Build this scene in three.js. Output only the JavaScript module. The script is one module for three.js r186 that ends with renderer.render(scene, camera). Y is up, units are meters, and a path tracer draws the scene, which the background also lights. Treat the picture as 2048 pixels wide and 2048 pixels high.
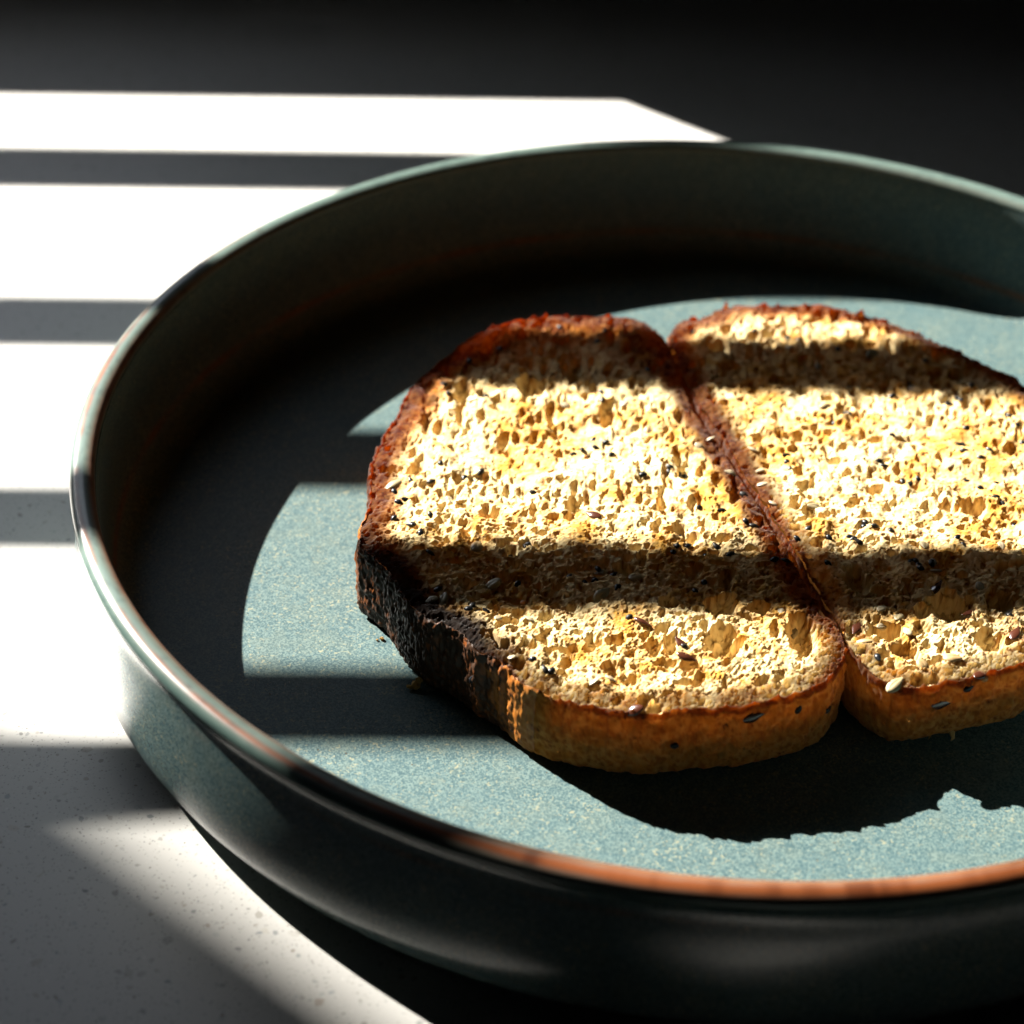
import * as THREE from 'three';
import { mergeGeometries } from 'three/addons/utils/BufferGeometryUtils.js';

// ---------------------------------------------------------------- camera, sky, sun, exposure
const scene = new THREE.Scene();
const V = (x, y, z) => new THREE.Vector3(x, y, z);
const camera = new THREE.PerspectiveCamera(26.117, 1, 0.02, 30);
{
  const r = V(0.99968605, 0.02028133, -0.01471271), u = V(-0.02505587, 0.80919038, -0.58701204), b = V(0, 0.58719638, 0.8094445);
  camera.position.set(-0.04204565, 0.28089302, 0.36768743);
  camera.quaternion.setFromRotationMatrix(new THREE.Matrix4().makeBasis(r, u, b));
  camera.updateMatrixWorld();
  camera.focus = camera.position.clone().sub(V(-0.02, 0.024, 0.040)).dot(b);
  camera.userData.fStop = 13.5;
}
const renderer = new THREE.WebGLRenderer({ antialias: true });
renderer.toneMapping = THREE.LinearToneMapping;
renderer.toneMappingExposure = 7.5;
renderer.shadowMap.enabled = true;

const SUN_EL = 0.5775, SUN_AZ = 0.8716;                 // sunlight travels towards +x +z, 33 degrees down
const sunDir = V(Math.cos(SUN_EL) * Math.sin(SUN_AZ), -Math.sin(SUN_EL), Math.cos(SUN_EL) * Math.cos(SUN_AZ));
const sun = new THREE.DirectionalLight(new THREE.Color().setRGB(1, 0.95, 0.86), 4.2);
sun.position.copy(sunDir).multiplyScalar(-3);
sun.target.position.set(0, 0, 0);
sun.castShadow = true; sun.shadow.radius = 0.8; sun.shadow.mapSize.set(4096, 4096);
Object.assign(sun.shadow.camera, { left: -0.6, right: 0.6, top: 0.6, bottom: -0.6, near: 0.5, far: 5 });
scene.add(sun, sun.target);
{ // dim, faintly blue daylight of the shaded side
  const w = 64, h = 32, d = new Float32Array(w * h * 4);
  for (let y = 0; y < h; y++) for (let x = 0; x < w; x++) {
    const o = (y * w + x) * 4, up = (y + 0.5) / h, g = 0.29 + 0.06 * up;
    d[o] = g * 0.92; d[o + 1] = g; d[o + 2] = g * 1.13; d[o + 3] = 1;
  }
  const t = new THREE.DataTexture(d, w, h, THREE.RGBAFormat, THREE.FloatType);
  t.mapping = THREE.EquirectangularReflectionMapping; t.magFilter = THREE.LinearFilter; t.needsUpdate = true;
  scene.background = t; scene.environment = t;
}

// ---------------------------------------------------------------- helpers
let seed = 20240607;
const rnd = () => { seed = (seed + 0x6D2B79F5) | 0; let t = Math.imul(seed ^ (seed >>> 15), 1 | seed); t = (t + Math.imul(t ^ (t >>> 7), 61 | t)) ^ t; return ((t ^ (t >>> 14)) >>> 0) / 4294967296; };
const rr = (a, b) => a + (b - a) * rnd();
const clamp = (x, a = 0, b = 1) => Math.min(b, Math.max(a, x));
const sstep = (a, b, x) => { const t = clamp((x - a) / (b - a)); return t * t * (3 - 2 * t); };
const lerp = (a, b, t) => a + (b - a) * t;
const mix3 = (a, b, t) => [lerp(a[0], b[0], t), lerp(a[1], b[1], t), lerp(a[2], b[2], t)];
function hash(ix, iy, iz) {
  let n = (Math.imul(ix, 374761393) + Math.imul(iy, 668265263) + Math.imul(iz, 1442695041)) | 0;
  n = Math.imul(n ^ (n >>> 13), 1274126177); n = Math.imul(n ^ (n >>> 15), 2246822519);
  return ((n ^ (n >>> 16)) >>> 0) / 4294967296;
}
function vn(x, y, z) {
  const ix = Math.floor(x), iy = Math.floor(y), iz = Math.floor(z);
  let fx = x - ix, fy = y - iy, fz = z - iz;
  fx = fx * fx * (3 - 2 * fx); fy = fy * fy * (3 - 2 * fy); fz = fz * fz * (3 - 2 * fz);
  const a = lerp(lerp(hash(ix, iy, iz), hash(ix + 1, iy, iz), fx), lerp(hash(ix, iy + 1, iz), hash(ix + 1, iy + 1, iz), fx), fy);
  const b = lerp(lerp(hash(ix, iy, iz + 1), hash(ix + 1, iy, iz + 1), fx), lerp(hash(ix, iy + 1, iz + 1), hash(ix + 1, iy + 1, iz + 1), fx), fy);
  return lerp(a, b, fz);
}
const fbm = (x, y, z, n = 3) => { let s = 0, a = 0.5, t = 0; for (let i = 0; i < n; i++) { s += a * vn(x, y, z); t += a; a *= 0.5; x = x * 2.03 + 7.1; y = y * 2.03 + 3.7; z = z * 2.03 + 1.3; } return s / t; };
// depth of spherical bubbles cut into a plane: the deepest cut at (x, z), in the units of x
function bubbles(x, z, cell, s, prob, r0, r1, ratio) {
  const cx = Math.floor(x / cell), cz = Math.floor(z / cell);
  let best = 0;
  for (let i = -1; i <= 1; i++) for (let j = -1; j <= 1; j++) {
    const gx = cx + i, gz = cz + j;
    if (hash(gx, gz, s) > prob) continue;
    const px = (gx + hash(gx, gz, s + 1)) * cell, pz = (gz + hash(gx, gz, s + 2)) * cell;
    const r = (r0 + (r1 - r0) * hash(gx, gz, s + 3)) * cell, an = hash(gx, gz, s + 4) * 3.1416, st = 0.75 + 0.55 * hash(gx, gz, s + 5);
    const dx = x - px, dz = z - pz, c = Math.cos(an), sn = Math.sin(an), e = Math.hypot((dx * c + dz * sn) / st, (dz * c - dx * sn) * st) / r;
    if (e < 1) best = Math.max(best, Math.sqrt(1 - e * e) * r * ratio);
  }
  return best;
}
// open foam of cells: the depth below the cut at (x, z); the walls between the cells stay up
function foam(x, z, cell, s, fill, d0, d1, wall) {
  x /= cell; z /= cell;
  const cx = Math.floor(x), cz = Math.floor(z); let f1 = 9, f2 = 9, id = 0;
  for (let i = -1; i <= 1; i++) for (let j = -1; j <= 1; j++) {
    const gx = cx + i, gz = cz + j, d = Math.hypot(x - gx - hash(gx, gz, s + 1), z - gz - hash(gx, gz, s + 2));
    if (d < f1) { f2 = f1; f1 = d; id = hash(gx, gz, s + 3); } else if (d < f2) f2 = d;
  }
  if (id < fill) return 0;
  const t = 1 - clamp((f2 - f1 - wall * 0.4) / 0.6);
  return lerp(d0, d1, (id - fill) / (1 - fill)) * Math.sqrt(1 - t * t);                // bowl-shaped
}
const counts = {};
function named(o, name, parent = scene) {
  if (parent === scene) { counts[name] = (counts[name] ?? -1) + 1; o.name = counts[name] ? `${name}_${String(counts[name]).padStart(3, '0')}` : name; } else o.name = name;
  parent.add(o); o.castShadow = o.receiveShadow = true;
  return o;
}
const tag = (o, label, category, group) => { o.userData.label = label; if (category) o.userData.category = category; if (group) o.userData.group = group; return o; };
const mesh = (name, g, m, parent = scene) => named(new THREE.Mesh(g, m), name, parent);
const group = (name, x = 0, y = 0, z = 0) => { const g = new THREE.Group(); named(g, name); g.position.set(x, y, z); return g; };
const physical = (o) => new THREE.MeshPhysicalMaterial(o);
const grey = (v) => new THREE.Color().setRGB(v, v, v);
function tex(n, fn, srgb, tile) { // a repeating texture; fn(u, v) gives linear rgb
  const d = new Uint8Array(n * n * 4), enc = (c) => { c = clamp(c); return 255 * (c <= 0.0031308 ? 12.92 * c : 1.055 * Math.pow(c, 1 / 2.4) - 0.055); };
  for (let y = 0; y < n; y++) for (let x = 0; x < n; x++) {
    const c = fn(x, y), o = (y * n + x) * 4;
    for (let k = 0; k < 3; k++) d[o + k] = srgb ? enc(c[k]) : 255 * clamp(c[k]);
    d[o + 3] = 255;
  }
  const t = new THREE.DataTexture(d, n, n, THREE.RGBAFormat);
  t.wrapS = t.wrapT = THREE.RepeatWrapping; t.magFilter = THREE.LinearFilter; t.minFilter = THREE.LinearFilter;
  if (srgb) t.colorSpace = THREE.SRGBColorSpace;
  t.repeat.set(1 / tile, 1 / tile); t.needsUpdate = true;
  return t;
}
function gridGeometry(rows, cols, pos, uv, col, flip) {
  const g = new THREE.BufferGeometry(), idx = [];
  g.setAttribute('position', new THREE.BufferAttribute(pos, 3));
  if (uv) g.setAttribute('uv', new THREE.BufferAttribute(uv, 2));
  if (col) g.setAttribute('color', new THREE.BufferAttribute(col, 3));
  for (let i = 0; i < rows - 1; i++) for (let j = 0; j < cols - 1; j++) {
    const a = i * cols + j, b = a + 1, c = a + cols, d = c + 1;
    if (flip) idx.push(a, b, c, b, d, c); else idx.push(a, c, b, b, c, d);
  }
  g.setIndex(idx); g.computeVertexNormals();
  return g;
}

// ---------------------------------------------------------------- the worktop
const quartz = (() => {
  const n = 2048, tile = 0.26, c = document.createElement('canvas'); c.width = c.height = n;
  const k = c.getContext('2d');
  k.fillStyle = 'rgb(188,187,184)'; k.fillRect(0, 0, n, n);
  const mm = n / (tile * 1000);
  const chip = (x, y, r, style) => {
    k.fillStyle = style;
    for (const ox of [-n, 0, n]) for (const oy of [-n, 0, n]) {
      if (x + ox < -40 || x + ox > n + 40 || y + oy < -40 || y + oy > n + 40) continue;
      k.beginPath();
      const m = 5 + Math.floor(hash(x | 0, y | 0, 5) * 3), a0 = hash(x | 0, y | 0, 6) * 6.3, st = 0.5 + 0.5 * hash(x | 0, y | 0, 7), ro = hash(x | 0, y | 0, 8) * 3.14;
      for (let i = 0; i < m; i++) {
        const a = a0 + (i / m) * 6.283, q = r * (0.65 + 0.5 * hash(x | 0, y | 0, 20 + i)), px = Math.cos(a) * q, py = Math.sin(a) * q * st;
        const X = x + ox + px * Math.cos(ro) - py * Math.sin(ro), Y = y + oy + px * Math.sin(ro) + py * Math.cos(ro);
        if (i) k.lineTo(X, Y); else k.moveTo(X, Y);
      }
      k.closePath(); k.fill();
    }
  };
  for (let i = 0; i < 60000; i++) { const g = rr(75, 160), w = rr(-6, 10); chip(rnd() * n, rnd() * n, rr(0.09, 0.22) * mm, `rgba(${g + w | 0},${g | 0},${g - w | 0},${rr(0.35, 0.85).toFixed(2)})`); }
  for (let i = 0; i < 9000; i++) { const g = rr(196, 215); chip(rnd() * n, rnd() * n, rr(0.1, 0.35) * mm, `rgba(${g | 0},${g | 0},${g - 3 | 0},${rr(0.2, 0.6).toFixed(2)})`); }
  for (let i = 0; i < 3200; i++) { const g = rr(88, 155), w = rr(-8, 14); chip(rnd() * n, rnd() * n, rr(0.25, 0.75) * mm, `rgba(${g + w | 0},${g + 1 | 0},${g - w | 0},${rr(0.25, 0.6).toFixed(2)})`); }
  for (let i = 0; i < 380; i++) { const g = rr(120, 170), w = rr(-6, 14); chip(rnd() * n, rnd() * n, rr(0.7, 1.35) * mm, `rgba(${g + w | 0},${g + 2 | 0},${g - w | 0},${rr(0.25, 0.5).toFixed(2)})`); }
  const t = new THREE.CanvasTexture(c); t.colorSpace = THREE.SRGBColorSpace; t.wrapS = t.wrapT = THREE.RepeatWrapping; t.repeat.set(1 / tile, 1 / tile);
  return t;
})();
{
  const g = new THREE.BoxGeometry(2.6, 0.04, 0.98), p = g.attributes.position, uv = g.attributes.uv;
  for (let i = 0; i < p.count; i++) uv.setXY(i, p.getX(i) + 0.37 + p.getY(i), p.getZ(i) + 0.11 + p.getY(i));
  const top = mesh('worktop', g, physical({ map: quartz, color: grey(0.88), roughness: 0.36, specularIntensity: 0.45 }));
  top.position.set(0, -0.02, 0.17); top.userData.kind = 'structure';
  tag(top, 'white speckled quartz worktop striped with sunlight under the plate');
}

// ---------------------------------------------------------------- window wall and louvred shutter that stripe the sunlight (behind the frame's top edge)
{
  const yaw = 0.02808, nb = -0.365, nrm = V(Math.sin(yaw), 0, Math.cos(yaw)), tx = V(Math.cos(yaw), 0, -Math.sin(yaw));
  const perp = V(Math.cos(SUN_AZ), 0, -Math.sin(SUN_AZ)), azr = SUN_AZ - yaw, slope = Math.tan(SUN_EL) / Math.cos(azr);
  const qOf = (e, n = nb) => (e - n * perp.dot(nrm)) / perp.dot(tx), hOf = (n) => (n - nb) * slope;
  const qL = qOf(-0.1336, nb - 0.014) - 0.09, qR = qOf(0.1639, nb + 0.014);
  const paint = physical({ color: new THREE.Color().setRGB(0.05, 0.046, 0.042), roughness: 0.5 });
  const wallPaint = physical({ color: new THREE.Color().setRGB(0.03, 0.029, 0.028), roughness: 0.9 });
  const bar = (name, q0, q1, y0, y1, d0, d1, m, parent) => { const o = mesh(name, new THREE.BoxGeometry(q1 - q0, y1 - y0, d1 - d0), m, parent); o.position.set((q0 + q1) / 2, (y0 + y1) / 2, (d0 + d1) / 2); return o; };
  const place = (g) => { g.position.set(nrm.x * nb, 0, nrm.z * nb); g.rotation.y = yaw; };
  const rail = hOf(-0.238), head = hOf(0.18), st = 0.06;
  const wall = group('window_wall'); place(wall);
  bar('wall_panel', -1.6, qL - st, -0.9, 2.4, -0.03, 0.0, wallPaint, wall);
  bar('wall_panel', qR + st, 1.7, -0.9, 2.4, -0.03, 0.0, wallPaint, wall);
  bar('wall_panel', qL - st, qR + st, head + st, 2.4, -0.03, 0.0, wallPaint, wall);
  bar('wall_panel', qL - st, qR + st, -0.9, 0, -0.03, 0.0, wallPaint, wall);
  tag(wall, 'dark painted wall around the shuttered window behind the worktop', 'wall'); wall.userData.kind = 'structure';
  // the rest of the dim room: its dark walls, ceiling and floor keep the daylight to the window
  const room = physical({ color: new THREE.Color().setRGB(0.045, 0.043, 0.042), roughness: 0.95 });
  const side = (name, w, h, d, x, y, z, label) => { const o = mesh(name, new THREE.BoxGeometry(w, h, d), room); o.position.set(x, y, z); o.userData.kind = 'structure'; tag(o, label); };
  side('wall_left', 0.1, 3.3, 3.6, -1.62, 0.75, 1.35, 'dark side wall of the room left of the worktop');
  side('wall_right', 0.1, 3.3, 3.6, 1.62, 0.75, 1.35, 'dark side wall of the room right of the worktop');
  side('wall_front', 3.34, 3.3, 0.1, 0, 0.75, 3.2, 'dark wall of the room behind the camera');
  side('ceiling', 3.34, 0.1, 3.9, 0, 2.42, 1.3, 'dark ceiling of the room above the worktop');
  side('floor', 3.34, 0.1, 3.9, 0, -0.92, 1.3, 'dark floor of the room below the worktop');
  const sh = group('window_shutter'); place(sh);
  bar('stile', qL - st, qL, 0.001, head + st, -0.014, 0.014, paint, sh);
  bar('stile', qR, qR + st, 0.001, head + st, -0.014, 0.014, paint, sh);
  bar('rail', qL, qR, 0.001, rail, -0.013, 0.013, paint, sh);
  bar('rail', qL, qR, head, head + st, -0.013, 0.013, paint, sh);
  const pitch = 0.0811 * slope, s = new THREE.Shape();
  s.absellipse(0, 0, 0.034, 0.0079, 0, Math.PI * 2, false, 0);
  const lg = new THREE.ExtrudeGeometry(s, { depth: qR - qL, bevelEnabled: false, curveSegments: 18 });
  for (let k = 0; k < 8; k++) {
    const n = -0.1795 + 0.0811 * k, y = hOf(n);
    if (y > head - 0.02) break;
    const o = mesh('louvre', lg, paint, sh);
    o.position.set(qL, y, 0); o.rotation.order = 'YXZ'; o.rotation.set(0, Math.PI / 2, 0);
    o.rotation.z = 0; o.rotateZ(0.72);
  }
  const sunBlock = mesh('added_sun_block', new THREE.BoxGeometry(0.5, 4.2, 0.25), physical({ color: new THREE.Color().setRGB(0.32, 0.30, 0.27), roughness: 0.9 }));   // unseen block, added so that its edge softens the sunlight's left limit
  { const e = -0.1285 - 0.25, along = -3.6; sunBlock.position.set(perp.x * e + Math.sin(SUN_AZ) * along, 1.2, perp.z * e + Math.cos(SUN_AZ) * along); sunBlock.rotation.y = SUN_AZ; }
  sunBlock.userData.kind = 'structure'; tag(sunBlock, 'unseen block added outside the window to soften the left edge of the sunlight');
  tag(sh, 'dark painted window shutter with wide tilted louvres behind the worktop', 'shutter');
}

// ---------------------------------------------------------------- the plate
const glazeMap = tex(1024, (x, y) => {
  const P = 1024, w = (f) => { // seamless value noise, f cells per tile
    const X = (x / P) * f, Y = (y / P) * f, ix = Math.floor(X), iy = Math.floor(Y), a = X - ix, b = Y - iy, u = a * a * (3 - 2 * a), v = b * b * (3 - 2 * b), m = (q) => ((q % f) + f) % f;
    return lerp(lerp(hash(m(ix), m(iy), f), hash(m(ix + 1), m(iy), f), u), lerp(hash(m(ix), m(iy + 1), f), hash(m(ix + 1), m(iy + 1), f), u), v);
  };
  const grain = 0.45 * w(290) + 0.45 * w(511) + 0.1 * w(150), blot = 0.5 * w(9) + 0.3 * w(23) + 0.2 * w(60), fleck = w(233), pit = w(97) * w(131);
  let c = mix3([0.037, 0.074, 0.084], [0.108, 0.156, 0.150], sstep(0.30, 0.70, grain));
  c = mix3(c, [0.250, 0.240, 0.160], 0.75 * sstep(0.72, 0.93, fleck) * sstep(0.2, 0.6, blot));
  c = mix3(c, [0.046, 0.092, 0.110], 0.14 * sstep(0.5, 0.75, w(17)));
  c = mix3(c, [0.135, 0.155, 0.120], 0.16 * sstep(0.5, 0.8, w(31)));
  if (pit > 0.87) c = [0.05, 0.035, 0.02];
  return c;
}, true, 0.084);
const grainBump = tex(512, (x, y) => { const v = 0.6 * hash(x >> 1, y >> 1, 3) + 0.4 * hash(x >> 2, y >> 2, 9); return [v, v, v]; }, false, 0.06);
{
  const plate = group('dinner_plate');
  tag(plate, 'round teal speckled stoneware plate with raised brown edged rim holding the toast', 'plate');
  const floorY = 9.4, N = 720;
  // profile pieces in mm: [radius, height]
  const smooth = (pts, n) => new THREE.CatmullRomCurve3(pts.map(([r, y]) => V(r, y, 0)), false, 'centripetal').getPoints(n).map((p) => [p.x, p.y]);
  const base = physical({ map: glazeMap, color: grey(0.8), bumpMap: grainBump, bumpScale: 0.00003, vertexColors: true, roughness: 0.5, specularIntensity: 0.3 });
  const wallM = physical({ map: glazeMap, color: grey(0.8), vertexColors: true, roughness: 0.5, specularIntensity: 0.3 }), outM = physical({ map: glazeMap, color: grey(0.8), vertexColors: true, roughness: 0.22, specularIntensity: 0.85 });
  const lipM = physical({ vertexColors: true, color: grey(0.78), roughness: 0.3, specularIntensity: 0.65 });
  function revolve(name, prof, m, colour, planar) {
    const R = prof.length, C = N + 1, pos = new Float32Array(R * C * 3), uv = new Float32Array(R * C * 2), col = new Float32Array(R * C * 3);
    let s = 0;
    for (let i = 0; i < R; i++) {
      if (i) s += Math.hypot(prof[i][0] - prof[i - 1][0], prof[i][1] - prof[i - 1][1]);
      for (let j = 0; j < C; j++) {
        const a = ((j % N) / N) * Math.PI * 2, [r, y] = prof[i], wob = 0.12 * Math.sin(2 * a + 0.6) + 0.07 * Math.sin(5 * a + 2), o = i * C + j;
        const rad = r + (r > 60 ? wob * (r / 127) : 0), yy = y + (r > 115 ? 0.08 * Math.sin(3 * a + 1) : 0);
        pos[o * 3] = rad * Math.cos(a) / 1000; pos[o * 3 + 1] = yy / 1000; pos[o * 3 + 2] = rad * Math.sin(a) / 1000;
        if (planar) { uv[o * 2] = pos[o * 3]; uv[o * 2 + 1] = pos[o * 3 + 2]; } else { uv[o * 2] = (j / N) * 0.84; uv[o * 2 + 1] = s / 1000; }
        const c = colour(a, i / (R - 1), r, yy); col.set(c, o * 3);
      }
    }
    const g = gridGeometry(R, C, pos, uv, col, true);
    const nm = g.attributes.normal; // close the seam
    for (let i = 0; i < R; i++) for (let k = 0; k < 3; k++) { const A = (i * C) * 3 + k, B = (i * C + N) * 3 + k, v = nm.array[A] + nm.array[B]; nm.array[A] = nm.array[B] = v; }
    g.normalizeNormals();
    return mesh(name, g, m, plate);
  }
  const tint = (a, k) => { const v = 0.93 + 0.14 * fbm(Math.cos(a) * 3 + 5, Math.sin(a) * 3 + 5, k); return [v, v, v]; };
  const inner = smooth([[124.3, 34.2], [124.0, 31.5], [123.9, 26], [123.7, 20], [123.2, 16.2], [122.3, 13.8], [121.0, 11.6], [119.2, 10.1], [116.8, 9.5], [114, 9.4], [110, 9.4]], 60);
  revolve('well', [[110, 9.4], [80, 9.35], [50, 9.32], [20, 9.3], [0.01, 9.3]], base, (a, t, r) => tint(a, r / 30), true);
  const brown = (a, w) => sstep(0.35, 0.75, fbm(Math.cos(a) * 9 + 11, Math.sin(a) * 9 + 11, w, 4));
  revolve('inner_wall', inner, wallM, (a, t, r, y) => { const e = Math.exp(-Math.pow((y - 13.8) / 0.7, 2)) * (0.35 + 0.65 * brown(a, 3)); return mix3(tint(a, y / 6), [2.0, 0.55, 0.28], e * 0.8); });
  // lip: a rounded bead, from the inside over the top to the outside
  const lip = []; for (let i = 0; i <= 40; i++) { const f = lerp(Math.PI * 1.02, -Math.PI * 0.22, i / 40); lip.push([126.8 + 2.45 * Math.cos(f), 34.5 + 1.9 * Math.sin(f)]); }
  lip.reverse();
  const TEAL = [0.062, 0.108, 0.098], PALE = [0.108, 0.155, 0.138], BROWN = [0.17, 0.050, 0.016], DARK = [0.075, 0.019, 0.006];
  revolve('rim', lip, lipM, (a, t, r, y) => {
    const p = 1 - t;                                     // 0 inside ... 1 outside
    const deg = a * 180 / Math.PI;                       // 90 is the side facing the camera
    const front = sstep(35, 75, deg) * (1 - sstep(185, 240, deg));
    const full = sstep(50, 70, deg) * (1 - sstep(100, 125, deg));
    const cx = Math.cos(a), cz = Math.sin(a), n1 = fbm(cx * 40 + 60, cz * 40 + 60, 1.5, 4), n2 = fbm(cx * 14 + 30, cz * 14 + 30, 4.5, 3), n3 = fbm(cx * 90 + 100, cz * 90 + 100, p * 9, 3);
    let c = mix3(PALE, TEAL, sstep(0.55, 0.85, p + 0.2 * (n1 - 0.5)));
    c = mix3(c, [0.055, 0.09, 0.085], 0.5 * sstep(0.5, 0.75, n3));
    const ring = (at, w) => Math.exp(-Math.pow((p - at + 0.05 * (n2 - 0.5)) / w, 2));
    let b = (0.25 + 0.75 * front) * ring(0.17, 0.08 + 0.05 * front) * (0.55 + 0.7 * (n1 - 0.2)) + front * ring(0.52, 0.06) * sstep(0.30, 0.55, n2 + 0.25 * full) + full * sstep(0.05, 0.2, p) * (1 - sstep(0.62, 0.78, p)) * (0.75 + 0.5 * (n1 - 0.5));
    c = mix3(c, mix3(mix3(BROWN, DARK, sstep(0.45, 0.75, n1)), [0.185, 0.085, 0.040], full * (1 - sstep(0.24, 0.40, p + 0.12 * (n1 - 0.5)))), clamp(b));
    if (n3 > 0.83) c = mix3(c, DARK, 0.6);
    return c;
  });
  const outer = smooth([[128.9, 33.2], [128.45, 31.9], [128.4, 30.2], [128.9, 26], [129.5, 20], [129.8, 14], [129.3, 9], [127.7, 5.2], [124.8, 2.6], [120.8, 1.3], [116, 0.9]], 64).reverse();
  revolve('outer_wall', outer, outM, (a, t, r, y) => { const e = Math.exp(-Math.pow((y - 29.2) / 0.6, 2)) * 0.5 * brown(a, 7); return mix3(tint(a, y / 7 + 9), [1.7, 0.5, 0.28], e); });
  revolve('foot', [[0.01, 1.6], [60, 1.6], [104, 1.6], [105, 0.3], [107, 0.05], [113, 0.05], [115, 0.4], [116, 0.9]], physical({ color: new THREE.Color().setRGB(0.30, 0.2, 0.13), vertexColors: true, roughness: 0.8 }), () => [1, 1, 1]);
}

// ---------------------------------------------------------------- the toast
const outL=[[-62.7,-33.6],[-58.3,-41.9],[-52.9,-49.1],[-46.7,-54.7],[-41.1,-57.8],[-35.0,-59.2],[-28.9,-59.9],[-20.8,-59.9],[-14.7,-58.2],[-12.0,-56.4],[-9.3,-51.2],[-7.3,-44.4],[-6.7,-36.8],[-5.3,-29.9],[-3.7,-23.2],[-1.6,-16.6],[1.1,-8.2],[3.0,-1.2],[4.9,5.4],[6.8,12.0],[8.5,19.1],[10.7,24.1],[12.1,29.6],[13.7,36.8],[15.3,42.7],[16.3,46.1],[18.3,50.0],[19.1,54.7],[18.9,58.2],[17.1,61.9],[15.2,64.4],[11.4,67.2],[6.7,69.3],[1.8,71.0],[-4.7,72.2],[-12.7,73.3],[-17.4,74.6],[-22.4,73.9],[-26.9,72.6],[-31.6,72.0],[-34.8,70.5],[-39.7,67.7],[-43.0,63.4],[-47.7,59.5],[-51.4,54.9],[-55.1,52.4],[-59.3,48.9],[-62.6,43.1],[-66.0,36.3],[-68.9,32.5],[-71.4,29.0],[-71.7,22.8],[-70.5,17.5],[-70.6,9.8],[-70.8,0.2],[-69.7,-7.6],[-67.1,-17.2],[-65.4,-25.6]];
const outR=[[-8.0,-55.3],[-5.1,-61.3],[-2.1,-62.3],[1.1,-64.7],[5.3,-68.4],[10.3,-69.1],[19.1,-69.3],[27.8,-69.3],[32.2,-68.2],[38.4,-65.2],[44.6,-61.9],[49.7,-57.2],[56.1,-51.8],[61.7,-45.5],[66.4,-41.0],[71.3,-30.9],[75.2,-17.6],[76.1,-1.2],[74.6,16.0],[69.4,32.3],[63.2,44.8],[56.9,53.8],[51.4,58.3],[46.8,59.7],[39.9,62.1],[34.8,63.7],[29.8,64.7],[26.6,64.0],[23.7,61.6],[21.3,57.8],[19.7,54.7],[18.4,48.0],[17.2,44.8],[16.1,40.6],[14.6,34.6],[13.3,28.6],[11.7,23.2],[9.7,17.9],[8.1,10.9],[6.1,4.1],[4.1,-2.5],[2.5,-9.2],[-0.1,-18.0],[-2.3,-25.0],[-4.0,-31.3],[-5.6,-38.3],[-7.7,-47.5]];
const holesL=[[-22.4,-21.1,1.9,5.5],[-12.1,11.6,1.4,5.5],[-6.9,1.3,1.6,2.7],[-4.9,11.3,0.7,3.1],[-6.5,14.0,0.6,1.9],[1.4,8.8,0.7,1.1],[-0.6,3.5,1.1,0.9],[-29.3,13.2,2.1,2.7],[-46.2,17.2,2.1,2.3],[-60.7,-15.4,0.6,3.1],[-66.8,2.9,2.3,1.7],[-53.1,-27.7,1.9,3.9],[-39.3,-30.9,2.8,4.7],[-29.2,-37.7,3.2,3.4],[-48.7,4.4,1.1,1.4],[-2.8,55.7,3.9,4.5],[-2.9,45.3,3.1,3.6],[-1.2,37.6,1.4,3.1],[-12.6,56.3,1.4,2.8],[11.8,52.5,2.8,6.2],[4.3,45.7,2.3,2.3],[10.8,36.7,1.2,2.0],[-20.3,34.7,2.3,2.3],[-6.9,34.1,1.7,2.3],[-22.7,55.7,1.6,1.6],[-26.3,55.9,1.9,1.2],[-31.8,58.5,2.8,0.9],[-10.4,66.5,2.3,0.9]];
const holesR=[[23.8,35.5,2.6,4.4],[20.9,50.5,1.3,2.2],[27.3,50.3,3.3,2.3],[39.9,43.6,4.4,4.4],[50.0,41.3,3.2,3.1],[33.1,38.5,1.2,2.0],[35.1,44.9,1.4,2.3],[34.5,49.7,1.6,1.6],[46.3,52.3,2.8,2.8],[32.3,58.3,2.3,0.9],[49.4,11.3,3.2,3.3],[44.3,10.5,1.2,2.3],[31.1,4.6,2.1,2.3],[33.4,-14.0,1.9,1.2],[14.3,11.3,1.4,2.8],[16.6,4.7,1.4,1.6],[18.6,15.7,1.4,1.6],[16.0,-0.9,1.4,1.6],[23.9,-5.6,1.9,1.6],[14.8,-14.3,1.9,1.9],[27.9,38.7,1.2,1.6],[3.0,-49.6,2.8,3.1],[15.1,-35.8,2.3,2.0]];
const blackL=[[-57.2,-29.3],[-56.8,1.0],[-58.3,6.9],[-65.5,10.8],[-64.3,14.9],[-58.0,18.8],[-65.1,20.1],[-61.6,22.4],[-59.6,25.2],[-48.6,2.8],[-29.8,-4.6],[-37.8,10.3],[-48.1,-26.7],[-57.4,31.6],[-39.2,27.5],[-16.0,2.8],[-10.3,-0.1],[-23.5,-26.1],[-23.3,-9.7],[-22.1,-5.5],[-9.4,21.8],[-2.4,26.2],[-7.8,26.0],[-10.9,28.8],[3.7,19.1],[5.3,20.1],[-0.7,14.8],[4.2,8.3],[-28.0,38.5],[-26.0,38.4],[-21.9,40.5],[-20.1,49.7],[-7.3,40.5],[-55.4,42.2],[-37.8,61.9],[-49.6,48.4],[-47.9,48.6],[10.6,29.9],[8.3,30.3],[-45.6,-45.6],[-32.4,-54.7],[-22.4,-53.1]];
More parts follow.
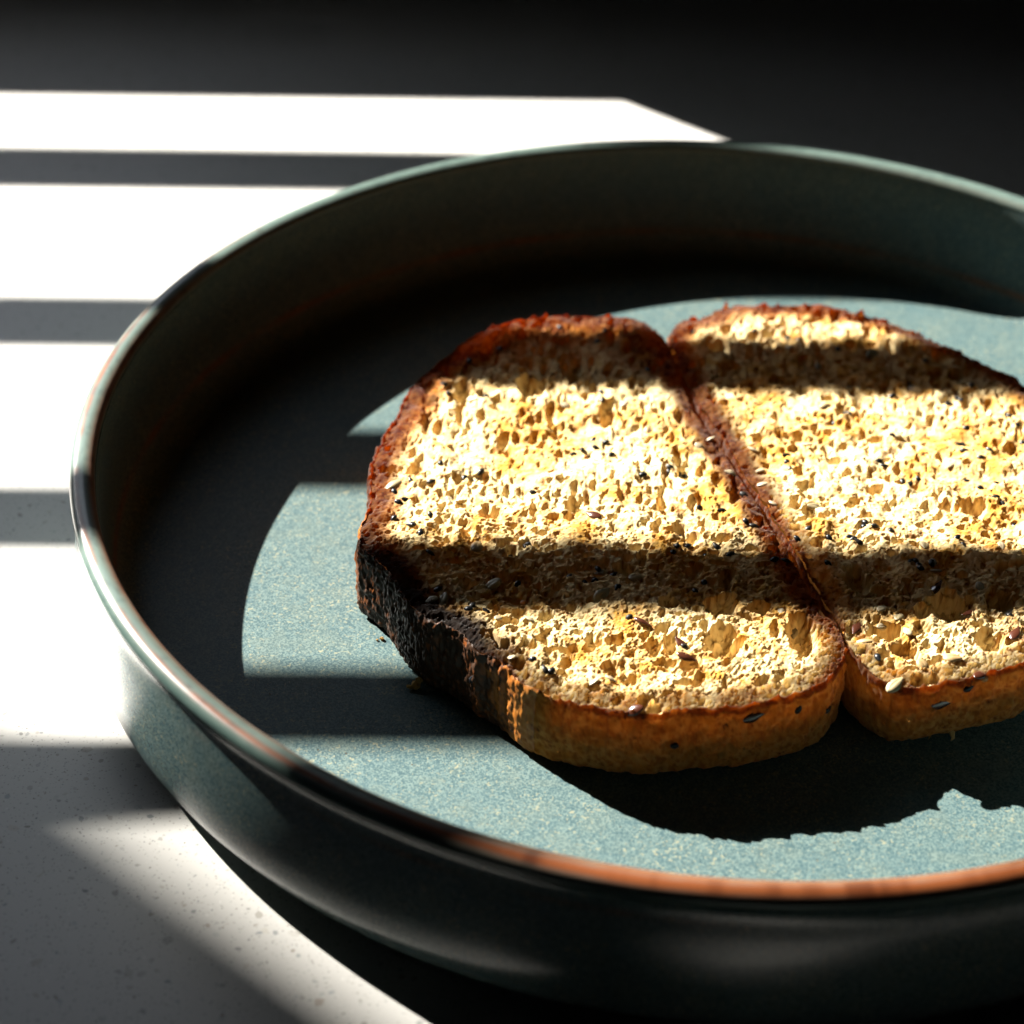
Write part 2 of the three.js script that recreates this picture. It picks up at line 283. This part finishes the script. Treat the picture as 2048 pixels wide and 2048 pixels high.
const blackR=[[13.8,-4.2],[36.8,-14.9],[33.6,-4.0],[36.7,1.5],[37.6,4.1],[53.7,-32.0],[56.4,-35.7],[52.6,-18.5],[50.5,-12.8],[56.1,-9.4],[29.1,18.4],[26.8,18.5],[24.3,23.0],[52.0,4.5],[45.5,24.4],[38.4,30.4],[36.0,31.5],[18.5,31.7],[13.5,23.5],[19.7,23.2],[29.2,-50.7],[21.0,-54.1],[11.4,-56.9],[50.8,45.6],[36.0,31.3],[38.7,30.0],[62.8,-24.6],[54.2,8.4],[28.7,-23.1]];
const sesameL=[[-26.8,67.3],[-23.5,65.7],[-56.6,45.3],[-43.9,50.4],[-38.3,50.8],[-41.4,61.2],[1.8,1.1],[-1.5,-12.3],[-3.7,-8.5],[-18.7,-24.8],[8.2,46.2],[10.7,49.1],[-31.4,-24.2],[-54.4,13.1]];
const sesameR=[[7.1,-7.7],[8.2,-1.3],[8.3,4.3],[18.7,-11.9],[9.6,10.8],[53.0,23.6],[27.3,44.4],[27.0,48.7],[31.2,50.6],[30.0,-34.9],[24.3,-42.8],[46.6,37.9],[47.0,-3.5],[17.0,-59.3]];
const flaxL=[[-26.2,17.8],[-9.7,60.0],[-10.6,56.7],[-19.9,73.4],[-17.5,50.9]];
const flaxR=[[38.2,38.2],[43.6,45.3],[22.1,49.5],[43.5,60.6],[51.1,50.6]];
const kernelL=[[-18.3,37.5],[-24.9,43.4],[-3.8,58.3],[-54.5,44.6],[-48.6,28.3],[-45.6,40.1],[-13.8,-15.5]];
const kernelR=[[38.1,24.2],[44.3,-34.6],[23.5,-26.1],[18.0,12.0],[22.9,52.8],[30.1,46.4],[38.7,57.2],[27.6,63.7],[36.5,-49.1],[33.3,59.0]];
const CREAM = [0.83, 0.675, 0.375], GOLD = [0.56, 0.29, 0.055], TAN = [0.38, 0.125, 0.012], RUST = [0.17, 0.036, 0.005], CHAR = [0.032, 0.016, 0.009];
const FLOOR = 9.4;
function seedGeometry(len, wid, thick, point, ridge) { // a flattened drop in mm, tip towards +x
  const g = new THREE.SphereGeometry(1, 18, 12), p = g.attributes.position;
  for (let i = 0; i < p.count; i++) {
    let x = p.getX(i), y = p.getY(i), z = p.getZ(i);
    const k = 1 - point * sstep(-0.2, 1, x), rg = ridge * Math.exp(-z * z * 30) * (1 - x * x);
    p.setXYZ(i, x * len / 2000, (y * thick / 2 * k + (y > 0 ? -rg : rg)) / 1000, z * wid / 2000 * k);
  }
  g.computeVertexNormals();
  return g;
}
const seedKinds = {
  black_seed: { g: [seedGeometry(2.15, 1.3, 0.95, 0.45, 0), seedGeometry(1.8, 1.25, 1.0, 0.3, 0)], m: [physical({ color: new THREE.Color().setRGB(0.006, 0.007, 0.009), roughness: 0.3, specularIntensity: 0.5 }), physical({ color: new THREE.Color().setRGB(0.013, 0.012, 0.011), roughness: 0.35, specularIntensity: 0.5 })] },
  sesame_seed: { g: [seedGeometry(2.7, 1.65, 0.75, 0.55, 0.06)], m: [physical({ color: new THREE.Color().setRGB(0.34, 0.28, 0.18), roughness: 0.45 }), physical({ color: new THREE.Color().setRGB(0.27, 0.22, 0.14), roughness: 0.45 })] },
  flax_seed: { g: [seedGeometry(4.2, 2.1, 0.95, 0.6, 0)], m: [physical({ color: new THREE.Color().setRGB(0.050, 0.015, 0.008), roughness: 0.22, clearcoat: 0.5 })] },
  sunflower_kernel: { g: [seedGeometry(4.6, 2.5, 1.5, 0.5, 0.12), seedGeometry(3.6, 2.4, 1.3, 0.35, 0.12)], m: [physical({ color: new THREE.Color().setRGB(0.30, 0.20, 0.09), roughness: 0.45 }), physical({ color: new THREE.Color().setRGB(0.25, 0.20, 0.11), roughness: 0.45 })] },
  millet_grain: { g: [seedGeometry(1.5, 1.35, 1.25, 0.1, 0)], m: [physical({ color: new THREE.Color().setRGB(0.40, 0.16, 0.04), roughness: 0.4 })] },
};
const thinness = (() => { const d = new Uint8Array(256 * 4); for (let i = 0; i < 256; i++) d.set([i, i, i, 255], i * 4); const t = new THREE.DataTexture(d, 256, 1, THREE.RGBAFormat); t.magFilter = THREE.LinearFilter; t.needsUpdate = true; return t; })();
const crumbM = physical({ vertexColors: true, color: grey(0.9), roughness: 1, transmission: 0.88, transmissionMap: thinness, specularIntensity: 0.12 });
const flakeM = physical({ vertexColors: true, roughness: 1, transmission: 0.3, specularIntensity: 0.2 });
const crustM = physical({ vertexColors: true, color: grey(0.95), roughness: 1, transmission: 0.92, transmissionMap: thinness, specularIntensity: 0.12 });
const burntM = physical({ vertexColors: true, color: grey(0.95), roughness: 0.45, specularIntensity: 0.28 });

function makeSlice(name, outline, o) {
  const cx = outline.reduce((s, p) => s + p[0], 0) / outline.length, cz = outline.reduce((s, p) => s + p[1], 0) / outline.length;
  const root = group(name, cx / 1000, FLOOR / 1000, cz / 1000);
  const S = o.seed;
  // fine closed outline
  const curve = new THREE.CatmullRomCurve3(outline.map(([x, z]) => V(x, 0, z)), true, 'centripetal');
  const per = curve.getLength(), NP = Math.round(per / 0.26), raw = curve.getSpacedPoints(NP); raw.pop();
  let ring = raw.map((p, i) => { const a = raw[(i + 1) % NP], b = raw[(i + NP - 1) % NP], tx = a.x - b.x, tz = a.z - b.z, l = Math.hypot(tx, tz); return { x: p.x, z: p.z, nx: tz / l, nz: -tx / l }; });
  let area = 0; for (let i = 0; i < NP; i++) { const a = ring[i], b = ring[(i + 1) % NP]; area += a.x * b.z - b.x * a.z; }
  const sg = area > 0 ? 1 : -1; for (const p of ring) { p.nx *= sg; p.nz *= sg; }                 // outward
  for (let i = 0; i < NP; i++) { const p = ring[i], w = 0.9 * (fbm(p.x * 0.35 + 50, p.z * 0.35 + 50, S, 3) - 0.5) + 0.35 * (vn(p.x * 1.6 + 90, p.z * 1.6 + 90, S) - 0.5); const inset = 0.22 + (-0.12) * sstep(0.5, 0.8, p.nx * o.gap); p.x += p.nx * (w - inset); p.z += p.nz * (w - inset); }
  // distance to the outline on a coarse grid
  let x0 = 1e9, x1 = -1e9, z0 = 1e9, z1 = -1e9; for (const p of ring) { x0 = Math.min(x0, p.x); x1 = Math.max(x1, p.x); z0 = Math.min(z0, p.z); z1 = Math.max(z1, p.z); }
  x0 -= 2; z0 -= 2; x1 += 2; z1 += 2;
  const cs = 0.8, CX = Math.ceil((x1 - x0) / cs) + 1, CZ = Math.ceil((z1 - z0) / cs) + 1, df = new Float32Array(CX * CZ);
  for (let j = 0; j < CZ; j++) for (let i = 0; i < CX; i++) {
    const x = x0 + i * cs, z = z0 + j * cs; let best = 1e9, bp = null;
    for (let k = 0; k < NP; k += 2) { const p = ring[k], d = (p.x - x) ** 2 + (p.z - z) ** 2; if (d < best) { best = d; bp = p; } }
    df[j * CX + i] = ((x - bp.x) * bp.nx + (z - bp.z) * bp.nz) < 0 ? Math.sqrt(best) : -Math.sqrt(best);
  }
  const dist = (x, z) => { const X = clamp((x - x0) / cs, 0, CX - 1.001), Z = clamp((z - z0) / cs, 0, CZ - 1.001), i = Math.floor(X), j = Math.floor(Z), a = X - i, b = Z - j, q = j * CX + i; return lerp(lerp(df[q], df[q + 1], a), lerp(df[q + CX], df[q + CX + 1], a), b); };
  const top = (x, z, d) => o.top(x, z) - 0.7 * Math.pow(1 - clamp(d / 4), 2) + 1.2 * (fbm(x * 0.07 + 20, z * 0.07 + 20, S + 3, 3) - 0.5) + lerp(2.2, 1.6, sstep(20, 45, z)) * sstep(0, 3, d) * (fbm(x * 0.27 + 20, z * 0.22 + 20, S + 5, 2) - 0.5);
  const pore = (x, z, d) => {
    const cap = lerp(3.2, 8, sstep(2, 6, d));
    const wx = x + 1.1 * (fbm(x * 0.7 + 9, z * 0.7 + 9, S + 7, 2) - 0.5), wz = z + 1.1 * (fbm(x * 0.7 + 40, z * 0.7 + 40, S + 8, 2) - 0.5);
    let big = 0;
    for (const [hx, hz, rx, rz] of o.holes) {
      const dp = lerp(0.95, 1.7, hash(hx * 10 | 0, hz * 10 | 0, S));
      if (Math.abs(x - hx) > rx * 1.6 + 1 || Math.abs(z - hz) > rz * 1.6 + 1) continue;
      const ex = (wx - hx) / rx + 0.7 * (fbm(x * 0.75, z * 0.75, S + 33, 3) - 0.5), ez = (wz - hz) / rz + 0.7 * (fbm(x * 0.75 + 40, z * 0.75, S + 34, 3) - 0.5), e = ex * ex + ez * ez;
      if (e < 1) big = Math.max(big, Math.pow(1 - e, 0.6) * Math.min(5.5, dp * Math.sqrt(rx * rz)));
    }
    const open = 0.28 + 0.85 * sstep(0.34, 0.64, fbm(x * 0.11 + 3, z * 0.09 + 3, S + 21, 3));
    const zs = o.stretch(x, z);                                       // pores drawn out along the loaf
    // holes of every size cut flat, then a fine torn roughness
    const ux = wx + 0.35 * (vn(x * 1.9, z * 1.9, S + 90) - 0.5), uz = (wz + 0.35 * (vn(x * 1.9, z * 1.9, S + 91) - 0.5)) * zs, near = sstep(12, 40, z);
    big = Math.max(big, bubbles(ux, uz, 6.4, S + 30, 0.40 * open, 0.13, 0.29, 1.25));
    const mid = Math.max(bubbles(ux, uz, 4.2, S + 40, 0.46 * open, 0.15, 0.36, 1.25), bubbles(ux + 11, uz + 5, 2.8, S + 45, 0.55 * open, 0.17, 0.40, 1.3));
    const sm = Math.max(bubbles(ux + 31, uz + 17, 1.75, S + 50, 0.62 * open, 0.18, 0.42, 1.25), lerp(0.75, 1, near) * bubbles(ux, uz, 1.05, S + 55, 0.42, 0.2, 0.44, 1.2)), ti = bubbles(x, z, 0.58, S + 60, 0.42, 0.25, 0.48, 1.0);
    const edge = sstep(0.1, 1.0, d);
    const torn = fbm(x * 1.0 + 70, z * 1.0 * zs + 70, S + 9, 4), nib = vn(x * 3.9, z * 3.3, S + 15) * vn(x * 6.3 + 9, z * 5.5, S + 16), spike = Math.pow(vn(x * 2.6 + 5, z * 2.6, S + 17), 7);
    const rough = 0.7 * (torn - 0.5) + lerp(0.1, 0.3, near) * (nib - 0.25) + lerp(0.1, 0.4, near) * spike;
    return { depth: Math.min(cap, edge * (Math.max(big, mid) + 0.85 * sm * (1 - 0.5 * sstep(0.3, 1.2, Math.max(big, mid))) + lerp(0.15, 0.4, near) * ti)) - rough, big: edge * Math.max(big, 0.7 * mid), mid, sm };
  };
  const toast = (x, z, d, pr, y) => { // albedo of the top
    const n1 = fbm(x * 0.10 + 11, z * 0.10 + 11, S + 70, 3), n2 = fbm(x * 0.45 + 11, z * 0.45 + 11, S + 71, 3), n3 = fbm(x * 1.8 + 11, z * 1.8 + 11, y * 1.8 + S, 2);
    let c = mix3(CREAM, GOLD, clamp(0.45 * sstep(0.50, 0.72, n2) + 0.6 * sstep(0.46, 0.70, n1) + 0.35 * sstep(0.5, 0.7, fbm(x * 1.1 + 70, z * 1.1, y + S, 3))) * (1 - 0.6 * sstep(0.6, 2, pr.big)));
    c = mix3(c, [0.60, 0.40, 0.13], 0.4 * sstep(0.55, 0.75, n3));
    c = mix3(c, [0.42, 0.17, 0.028], 0.55 * sstep(0.60, 0.78, fbm(x * 0.7 + 31, z * 0.55 + 31, S + 73, 3)));
    c = mix3(c, [0.24, 0.085, 0.016], 0.75 * sstep(0.66, 0.76, fbm(x * 1.5 + 91, z * 1.3 + 91, S + 75, 2)));
    const band = o.band(x, z), e = 1 - sstep(0.25 * band, band, d + 3.2 * (n2 - 0.5) * Math.min(1, band / 4));
    c = mix3(c, mix3(TAN, RUST, sstep(0.42, 0.62, n3 * 0.5 + n2 * 0.5)), clamp(e * (1.0 + 0.5 * (n3 - 0.5)) * (1 - 0.25 * sstep(0.5, 2, pr.big))));
    const bu = clamp(o.burn(x, z) * (1 - sstep(1.5, 10, d + 6 * (n2 - 0.5))) + 0.4 * (n3 - 0.5) * sstep(0.05, 0.3, o.burn(x, z)));
    c = mix3(c, mix3([0.07, 0.026, 0.010], CHAR, sstep(0.5, 0.9, bu)), clamp(bu * 1.1));
    return c;
  };
  // crumb: the porous cut face
  const s = 0.18, GX = Math.ceil((x1 - x0) / s), GZ = Math.ceil((z1 - z0) / s), id = new Int32Array(GX * GZ).fill(-1), P = [], C = [], U = [];
  for (let j = 0; j < GZ; j++) for (let i = 0; i < GX; i++) {
    const x = x0 + (i + 0.5) * s, z = z0 + (j + 0.5) * s, d = dist(x, z);
    if (d < 0.1) continue;
    const jx = x + s * 0.5 * (hash(i, j, S) - 0.5), jz = z + s * 0.5 * (hash(i, j, S + 1) - 0.5), pr = pore(jx, jz, d);
    let y = Math.max(top(jx, jz, d) - pr.depth, FLOOR + 6.6);
    const deep = sstep(0.8, 2.5, pr.big); y += deep * 0.5 * (fbm(jx * 1.7, jz * 1.7, S + 81, 2) - 0.5);
    id[j * GX + i] = P.length / 3;
    const w1 = 0.9 * deep * (fbm(jx * 1.1, y * 1.5, jz * 1.1, 2) - 0.5), w2 = 0.9 * deep * (fbm(jx * 1.1 + 50, y * 1.5, jz * 1.1, 2) - 0.5);
    P.push((jx + w1 - cx) / 1000, (y - FLOOR) / 1000, (jz + w2 - cz) / 1000); C.push(...toast(jx, jz, d, pr, y));
    U.push(0.02 + 0.96 * (1 - 0.85 * sstep(0.5, 2, pr.big)) * (0.24 + 0.76 * (1 - sstep(2.5, 6.5, d))), 0.5);
  }
  const I = [];
  for (let j = 0; j < GZ - 1; j++) for (let i = 0; i < GX - 1; i++) {
    const a = id[j * GX + i], b = id[j * GX + i + 1], c = id[(j + 1) * GX + i], d = id[(j + 1) * GX + i + 1];
    if (a >= 0 && b >= 0 && c >= 0) I.push(a, c, b);
    if (b >= 0 && c >= 0 && d >= 0) I.push(b, c, d);
  }
  const g = new THREE.BufferGeometry();
  g.setAttribute('position', new THREE.BufferAttribute(new Float32Array(P), 3)); g.setAttribute('color', new THREE.BufferAttribute(new Float32Array(C), 3)); g.setAttribute('uv', new THREE.BufferAttribute(new Float32Array(U), 2)); g.setIndex(I); g.computeVertexNormals();
  mesh('crumb', g, crumbM, root);
  // crust: from a thin standing edge over the side and under
  const prof = new THREE.CatmullRomCurve3(o.profile.map(([d, y]) => V(d, y, 0)), false, 'centripetal').getPoints(58);
  const M = prof.length;
  const at = (i, j) => {
    const p = ring[((i % NP) + NP) % NP], q = prof[j], x = p.x - p.nx * q.x, z = p.z - p.nz * q.x, dEdge = Math.max(0, q.x), y = q.y > 0 ? q.y : 0;
    const tE = top(p.x, p.z, 0), k = y / 15, Y = lerp(FLOOR + 0.1, tE, k) - 0.75 * sstep(13, 15, y) * (1 - sstep(44, 58, p.z)) * sstep(0.4, 0.75, p.nx * o.gap);
    const side = Math.sin(Math.PI * clamp(j / (M - 1))), bu = o.burn(p.x, p.z);
    const lump = 1.05 * (fbm(x * 0.5 + 30, Y * 0.5 + 5, z * 0.5 + 30, 3) - 0.5) + (0.35 + 0.7 * bu) * (fbm(x * 1.5 + 30, Y * 1.3, z * 1.5 + 30, 3) - 0.5) - 0.25 * Math.abs(vn(x * 2.6 + 60, Y * 2.2, z * 2.6 + 60) - 0.5) + 0.30 * (1 - bu) * bubbles(i * 0.26 + 40, Y + 20, 1.7, S + 95, 0.8, 0.25, 0.5, 1.0) + 0.35 * bu * (vn(x * 5 + 9, Y * 3.2, z * 5) - 0.5) + 0.5 * bu * (vn(x * 3.4 + 60, Y * 2.4, z * 3.4 + 60) - 0.5);
    const off = lump * (0.35 + 0.65 * side), lift = (0.9 * (fbm(p.x * 0.7 + 44, p.z * 0.7 + 44, S + 12, 4) - 0.5) + 1.1 * Math.pow(vn(p.x * 0.55 + 4, p.z * 0.55 + 4, S + 13), 5) + 1.5 * Math.pow(vn(p.x * 1.1 + 4, p.z * 1.1 + 4, S + 14), 8)) * sstep(11, 15, y);
    return [x + p.nx * off, Y + lift, z + p.nz * off, y, p];
  };
  const strip = (name, i0, i1, m, burnt) => {
    const n = i1 - i0 + 1, pos = new Float32Array(M * n * 3), col = new Float32Array(M * n * 3), uv = new Float32Array(M * n * 2);
    for (let j = 0; j < M; j++) for (let i = 0; i < n; i++) {
      const [x, Y, z, y, p] = at(i0 + i, j), k = j * n + i; pos.set([(x - cx) / 1000, (Y - FLOOR) / 1000, (z - cz) / 1000], k * 3);
      uv.set([0.01 + (1 - sstep(0.0, 0.11, o.burn(p.x, p.z))) * lerp(0.3, 0.97, sstep(5, 13, y)), 0.5], k * 2);     // the crust thins towards its upper edge
      const n1 = fbm(x * 0.35 + 80, Y * 0.35, z * 0.35 + 80, 3), n2 = fbm(x * 1.7 + 80, Y * 1.7, z * 1.7 + 80, 3), ed = sstep(13.2, 14.8, y);
      let c = mix3([0.29, 0.110, 0.018], [0.31, 0.140, 0.034], sstep(0.4, 0.65, n1));
      c = mix3(c, [0.20, 0.058, 0.010], 0.85 * sstep(0.45, 0.68, n2)); c = mix3(c, [0.40, 0.22, 0.07], 0.4 * sstep(0.55, 0.75, fbm(x * 0.9 + 20, Y * 0.9, z * 0.9 + 20, 2)));
      c = mix3(c, mix3(RUST, TAN, sstep(0.35, 0.6, n2)), o.rust(p.x, p.z) * (0.6 + 0.4 * ed));
      const bu = clamp(o.burn(p.x, p.z) * 1.15 + 1.1 * (n1 - 0.5) + 0.6 * (n2 - 0.5));
      c = mix3(c, mix3([0.15, 0.045, 0.010], CHAR, sstep(0.45, 0.95, bu + 1.3 * (n2 - 0.5))), sstep(0.2, 0.75, bu + 0.5 * (n2 - 0.5)));
      col.set(c, k * 3);
    }
    return mesh(name, gridGeometry(M, n, pos, uv, col, sg < 0), m, root);
  };
  let [b0, b1] = o.burnt ? [-1, -1] : [0, 0];
  if (o.burnt) { // longest run of the outline inside the burnt arc
    const inb = ring.map((p) => o.burn(p.x, p.z) > 0.12); let k = 0; while (inb[k]) k++; while (!inb[k % NP]) k++; b0 = k; while (inb[k % NP]) k++; b1 = k;
    tag(strip('burnt_crust', b0, b1, burntM, true), 'charred black crust along the left end of the slice');
    strip('crust', b1, b0 + NP, crustM, false);
  } else strip('crust', 0, NP, crustM, false);
  { // flat base and an unseen dense core, its rim shaped to shade the lower crust
    const rings = o.core, pos = new Float32Array(rings.length * (NP + 1) * 3), hue = (n) => new Float32Array(n * 3).map((_, i) => [0.26, 0.14, 0.045][i % 3]);
    rings.forEach(([d, y], j) => { for (let i = 0; i <= NP; i++) { const p = ring[i % NP]; pos.set([(p.x - p.nx * d - cx) / 1000, y / 1000, (p.z - p.nz * d - cz) / 1000], (j * (NP + 1) + i) * 3); } });
    const bodyG = gridGeometry(rings.length, NP + 1, pos, null, hue(pos.length / 3), sg > 0), caps = [[...rings[0], 1], [...rings[rings.length - 1], -1]].map(([d, y, dir]) => {
      const ug = new THREE.ShapeGeometry(new THREE.Shape(ring.filter((_, i) => i % 6 === 0).map((p) => new THREE.Vector2((p.x - p.nx * d - cx) / 1000, dir * (p.z - p.nz * d - cz) / 1000))));
      ug.rotateX(dir * Math.PI / 2); ug.translate(0, y / 1000, 0); ug.deleteAttribute('uv'); ug.setAttribute('color', new THREE.BufferAttribute(hue(ug.attributes.position.count), 3)); return ug;
    });
    mesh('underside_hidden_core', mergeGeometries([bodyG, ...caps]), physical({ vertexColors: true, roughness: 1 }), root);
  }
  // seeds
  const put = (kind, x, z, y, turn, tilt, roll = 0) => {
    const k = seedKinds[kind], m = mesh(kind, k.g[Math.floor(rnd() * k.g.length)], k.m[Math.floor(rnd() * k.m.length)], root);
    m.position.set((x - cx) / 1000, (y - 0.16 - FLOOR) / 1000, (z - cz) / 1000); m.rotation.set(roll, turn, tilt, 'YXZ');
  };
  const surface = (x, z) => { const d = dist(x, z); return top(x, z, d) - pore(x, z, d).depth; };
  for (const [kind, list] of Object.entries(o.seeds)) for (const [x, z] of list) {
    let y = -1e9, m = 0; for (let q = 0; q < 6; q++) { const v = surface(x + 0.6 * Math.cos(q), z + 0.6 * Math.sin(q)); y = Math.max(y, v); m += v / 6; }
    y = lerp(m, y, 0.55); put(kind, x, z, y + 0.12, rr(0, 6.28), rr(-0.5, 0.5), rr(-0.6, 0.6));
  }
  let tries = 0;
  for (let k = 0; k < o.extra && tries < 999; tries++) {
    let x = rr(x0, x1), z = rr(z0, z1);
    if (rnd() < 0.55) { const [sx, sz] = o.seeds.black_seed[Math.floor(rnd() * o.seeds.black_seed.length)]; x = sx + rr(-3.5, 3.5); z = sz + rr(-3.5, 3.5); }
    if (dist(x, z) < 2.5) continue;
    const q = rnd(); put(q < 0.78 ? 'black_seed' : q < 0.9 ? 'sesame_seed' : q < 0.96 ? 'millet_grain' : 'sunflower_kernel', x, z, surface(x, z) + 0.1, rr(0, 6.28), rr(-0.6, 0.6), rr(-0.6, 0.6)); k++;
  }
  for (const [kind, x, z, y, turn] of o.sideSeeds ?? []) { // seeds baked into the crust
    let bp = ring[0], bd = 1e9; for (const p of ring) { const d = (p.x - x) ** 2 + (p.z - z) ** 2; if (d < bd) { bd = d; bp = p; } }
    const k = seedKinds[kind], m = mesh(kind, k.g[0], k.m[0], root);
    m.position.set((bp.x + bp.nx * 0.45 - cx) / 1000, (y - FLOOR) / 1000, (bp.z + bp.nz * 0.45 - cz) / 1000);
    m.quaternion.setFromUnitVectors(V(0, 1, 0), V(bp.nx, 0.15, bp.nz).normalize()); m.rotateY(turn);
  }
  for (const [x, z, len, wid] of o.shreds ?? []) { // thin torn shreds hanging from the lower edge
    const sg2 = new THREE.ConeGeometry(wid / 2000, len / 1000, 7, 4), p = sg2.attributes.position;
    for (let i = 0; i < p.count; i++) p.setXYZ(i, p.getX(i) + 0.0003 * Math.sin(p.getY(i) * 2500), p.getY(i), p.getZ(i) * 0.35);
    sg2.computeVertexNormals(); sg2.rotateX(Math.PI / 2);
    const n = p.count; sg2.setAttribute('color', new THREE.BufferAttribute(new Float32Array(n * 3).map((_, i) => [0.33, 0.21, 0.08][i % 3]), 3));
    const m = mesh('torn_shred', sg2, flakeM, root); m.position.set((x - cx) / 1000, 0.0011, (z - cz) / 1000); m.rotation.set(0.12, rr(-0.4, 0.4), rr(-0.5, 0.5), 'YXZ');
  }
  return root;
}
const ang = (x, z, ox, oz) => Math.atan2(z - oz, x - ox) * 180 / Math.PI;
const left = makeSlice('toast_slice', outL, {
  seed: 101, gap: 1, holes: holesL, extra: 46, burnt: true,
  top: (x, z) => 26.7 - 1.6 * sstep(54, 74, z) - 1.6 * sstep(20, -30, z) + 1.0 * sstep(-40, -54, z),
  band: (x, z) => 2.6 - 1.9 * sstep(60, 68, z) + 7 * sstep(-2, -30, z) * sstep(-40, -64, x) + 6 * sstep(-46, -66, x) + 4.5 * sstep(-14, 6, x) * sstep(60, 40, z) * sstep(-60, -40, z) + 17 * sstep(-30, -44, z),
  burn: (x, z) => sstep(-22, -54, x) * sstep(16, 36, z) * (1 - sstep(56, 76, z)),
  stretch: (x, z) => lerp(0.45, 0.9, sstep(10, 45, z)),
  rust: (x, z) => clamp(sstep(-30, -52, x) + sstep(50, 20, z)),
  profile: [[0.5, 14.2], [0.12, 15.2], [-0.12, 14.85], [-0.3, 13.2], [-0.45, 9.5], [-0.45, 6], [-0.2, 3], [0.2, 1.0], [1.2, 0.15], [2.2, 0.05]],
  core: [[3.2, 0.25], [1.7, 0.8], [1.1, 2], [0.9, 4.5], [1.4, 7.2], [2.2, 9.0], [3.4, 9.6], [5.2, 7.0], [7.5, 6.4]],
  seeds: { black_seed: blackL, sesame_seed: sesameL, flax_seed: flaxL, sunflower_kernel: kernelL },
  sideSeeds: [['flax_seed', 1.5, 70.2, 22.1, 0.5], ['black_seed', 9.5, 67, 21.6, 1.5], ['black_seed', -47, 58, 19, 0.4], ['black_seed', -12, 73, 17, 0.2], ['black_seed', 15, 63, 18, 1]],
});
tag(left, 'left slice of seeded toast, whole in view, with charred black left crust', 'toast');
const right = makeSlice('toast_slice', outR, {
  seed: 503, gap: -1, holes: holesR, extra: 46, burnt: false,
  top: (x, z) => 26.4 - 1.4 * sstep(44, 64, z) - 1.9 * sstep(20, -40, z),
  band: (x, z) => 1.8 - 1.2 * sstep(48, 54, z) + 3.2 * sstep(16, 0, x) * sstep(50, 20, z) + 7 * sstep(-48, -64, z) + 6 * sstep(40, 66, x) * sstep(10, -40, z),
  burn: () => 0,
  stretch: (x, z) => lerp(0.62, 0.95, sstep(0, 45, z)),
  rust: (x, z) => clamp(sstep(24, 12, x) * 0.9 + sstep(10, -40, z)),
  profile: [[0.5, 14.2], [0.12, 15.15], [-0.12, 14.8], [-0.3, 13.0], [-0.4, 9.5], [-0.3, 6], [0.3, 3], [1.2, 1.2], [2.2, 0.3], [3.0, 0.1]],
  core: [[4.2, 0.25], [2.6, 1.4], [1.7, 3.2], [1.0, 5], [1.2, 7.5], [1.9, 9.6], [3.0, 10.2], [5, 7.0], [7.5, 6.4]],
  seeds: { black_seed: blackR, sesame_seed: sesameR, flax_seed: flaxR, sunflower_kernel: kernelR },
  sideSeeds: [['black_seed', 41, 61, 22.3, 0.6], ['flax_seed', 36, 62.4, 19.5, 0.3], ['millet_grain', 44, 60, 23.6, 0]],
  shreds: [[31, 60.2, 2.6, 3.2], [35.6, 61.2, 3.2, 1.6], [40, 61.2, 3.6, 2.6]],
});
tag(right, 'right slice of seeded toast, cut off by the right edge of the photo', 'toast');

// ---------------------------------------------------------------- crumbs fallen on the plate
function fleck(name, x, z, parts, label) {
  const gs = parts.map(([dx, dy, dz, sx, sy, sz, k]) => { const g = new THREE.IcosahedronGeometry(0.001, 2), p = g.attributes.position; for (let i = 0; i < p.count; i++) { const a = p.getX(i), b = p.getY(i), c = p.getZ(i), f = 0.6 + 0.8 * vn(a * 1800 + k, b * 1800 + k, c * 1800 + 9); p.setXYZ(i, a * sx * f + dx / 1000, b * sy * f + dy / 1000, c * sz * f + dz / 1000); } g.computeVertexNormals(); return g; });
  const g = mergeGeometries(gs), n = g.attributes.position.count; g.setAttribute('color', new THREE.BufferAttribute(new Float32Array(n * 3).map((_, i) => [0.33, 0.20, 0.06][i % 3]), 3));
  const o = mesh(name, g, flakeM); o.position.set(x / 1000, 0.0094, z / 1000);
  return tag(o, label, 'crumb');
}
fleck('toast_crumb', -59.3, 50.6, [[0, 0.7, 0, 1.0, 0.8, 0.8, 1], [0.5, 1.5, -0.3, 0.7, 0.8, 0.5, 4], [-1.1, 0.5, 0.4, 0.8, 0.35, 0.4, 7]], 'pale torn crumb lying in the shade beside the charred crust');
fleck('toast_crumb', -66.6, 36.6, [[0, 0.25, 0, 0.45, 0.35, 0.4, 2], [-0.9, 0.15, 0.3, 0.25, 0.2, 0.2, 5]], 'tiny dark crumb on the sunlit plate left of the charred crust');

renderer.render(scene, camera);
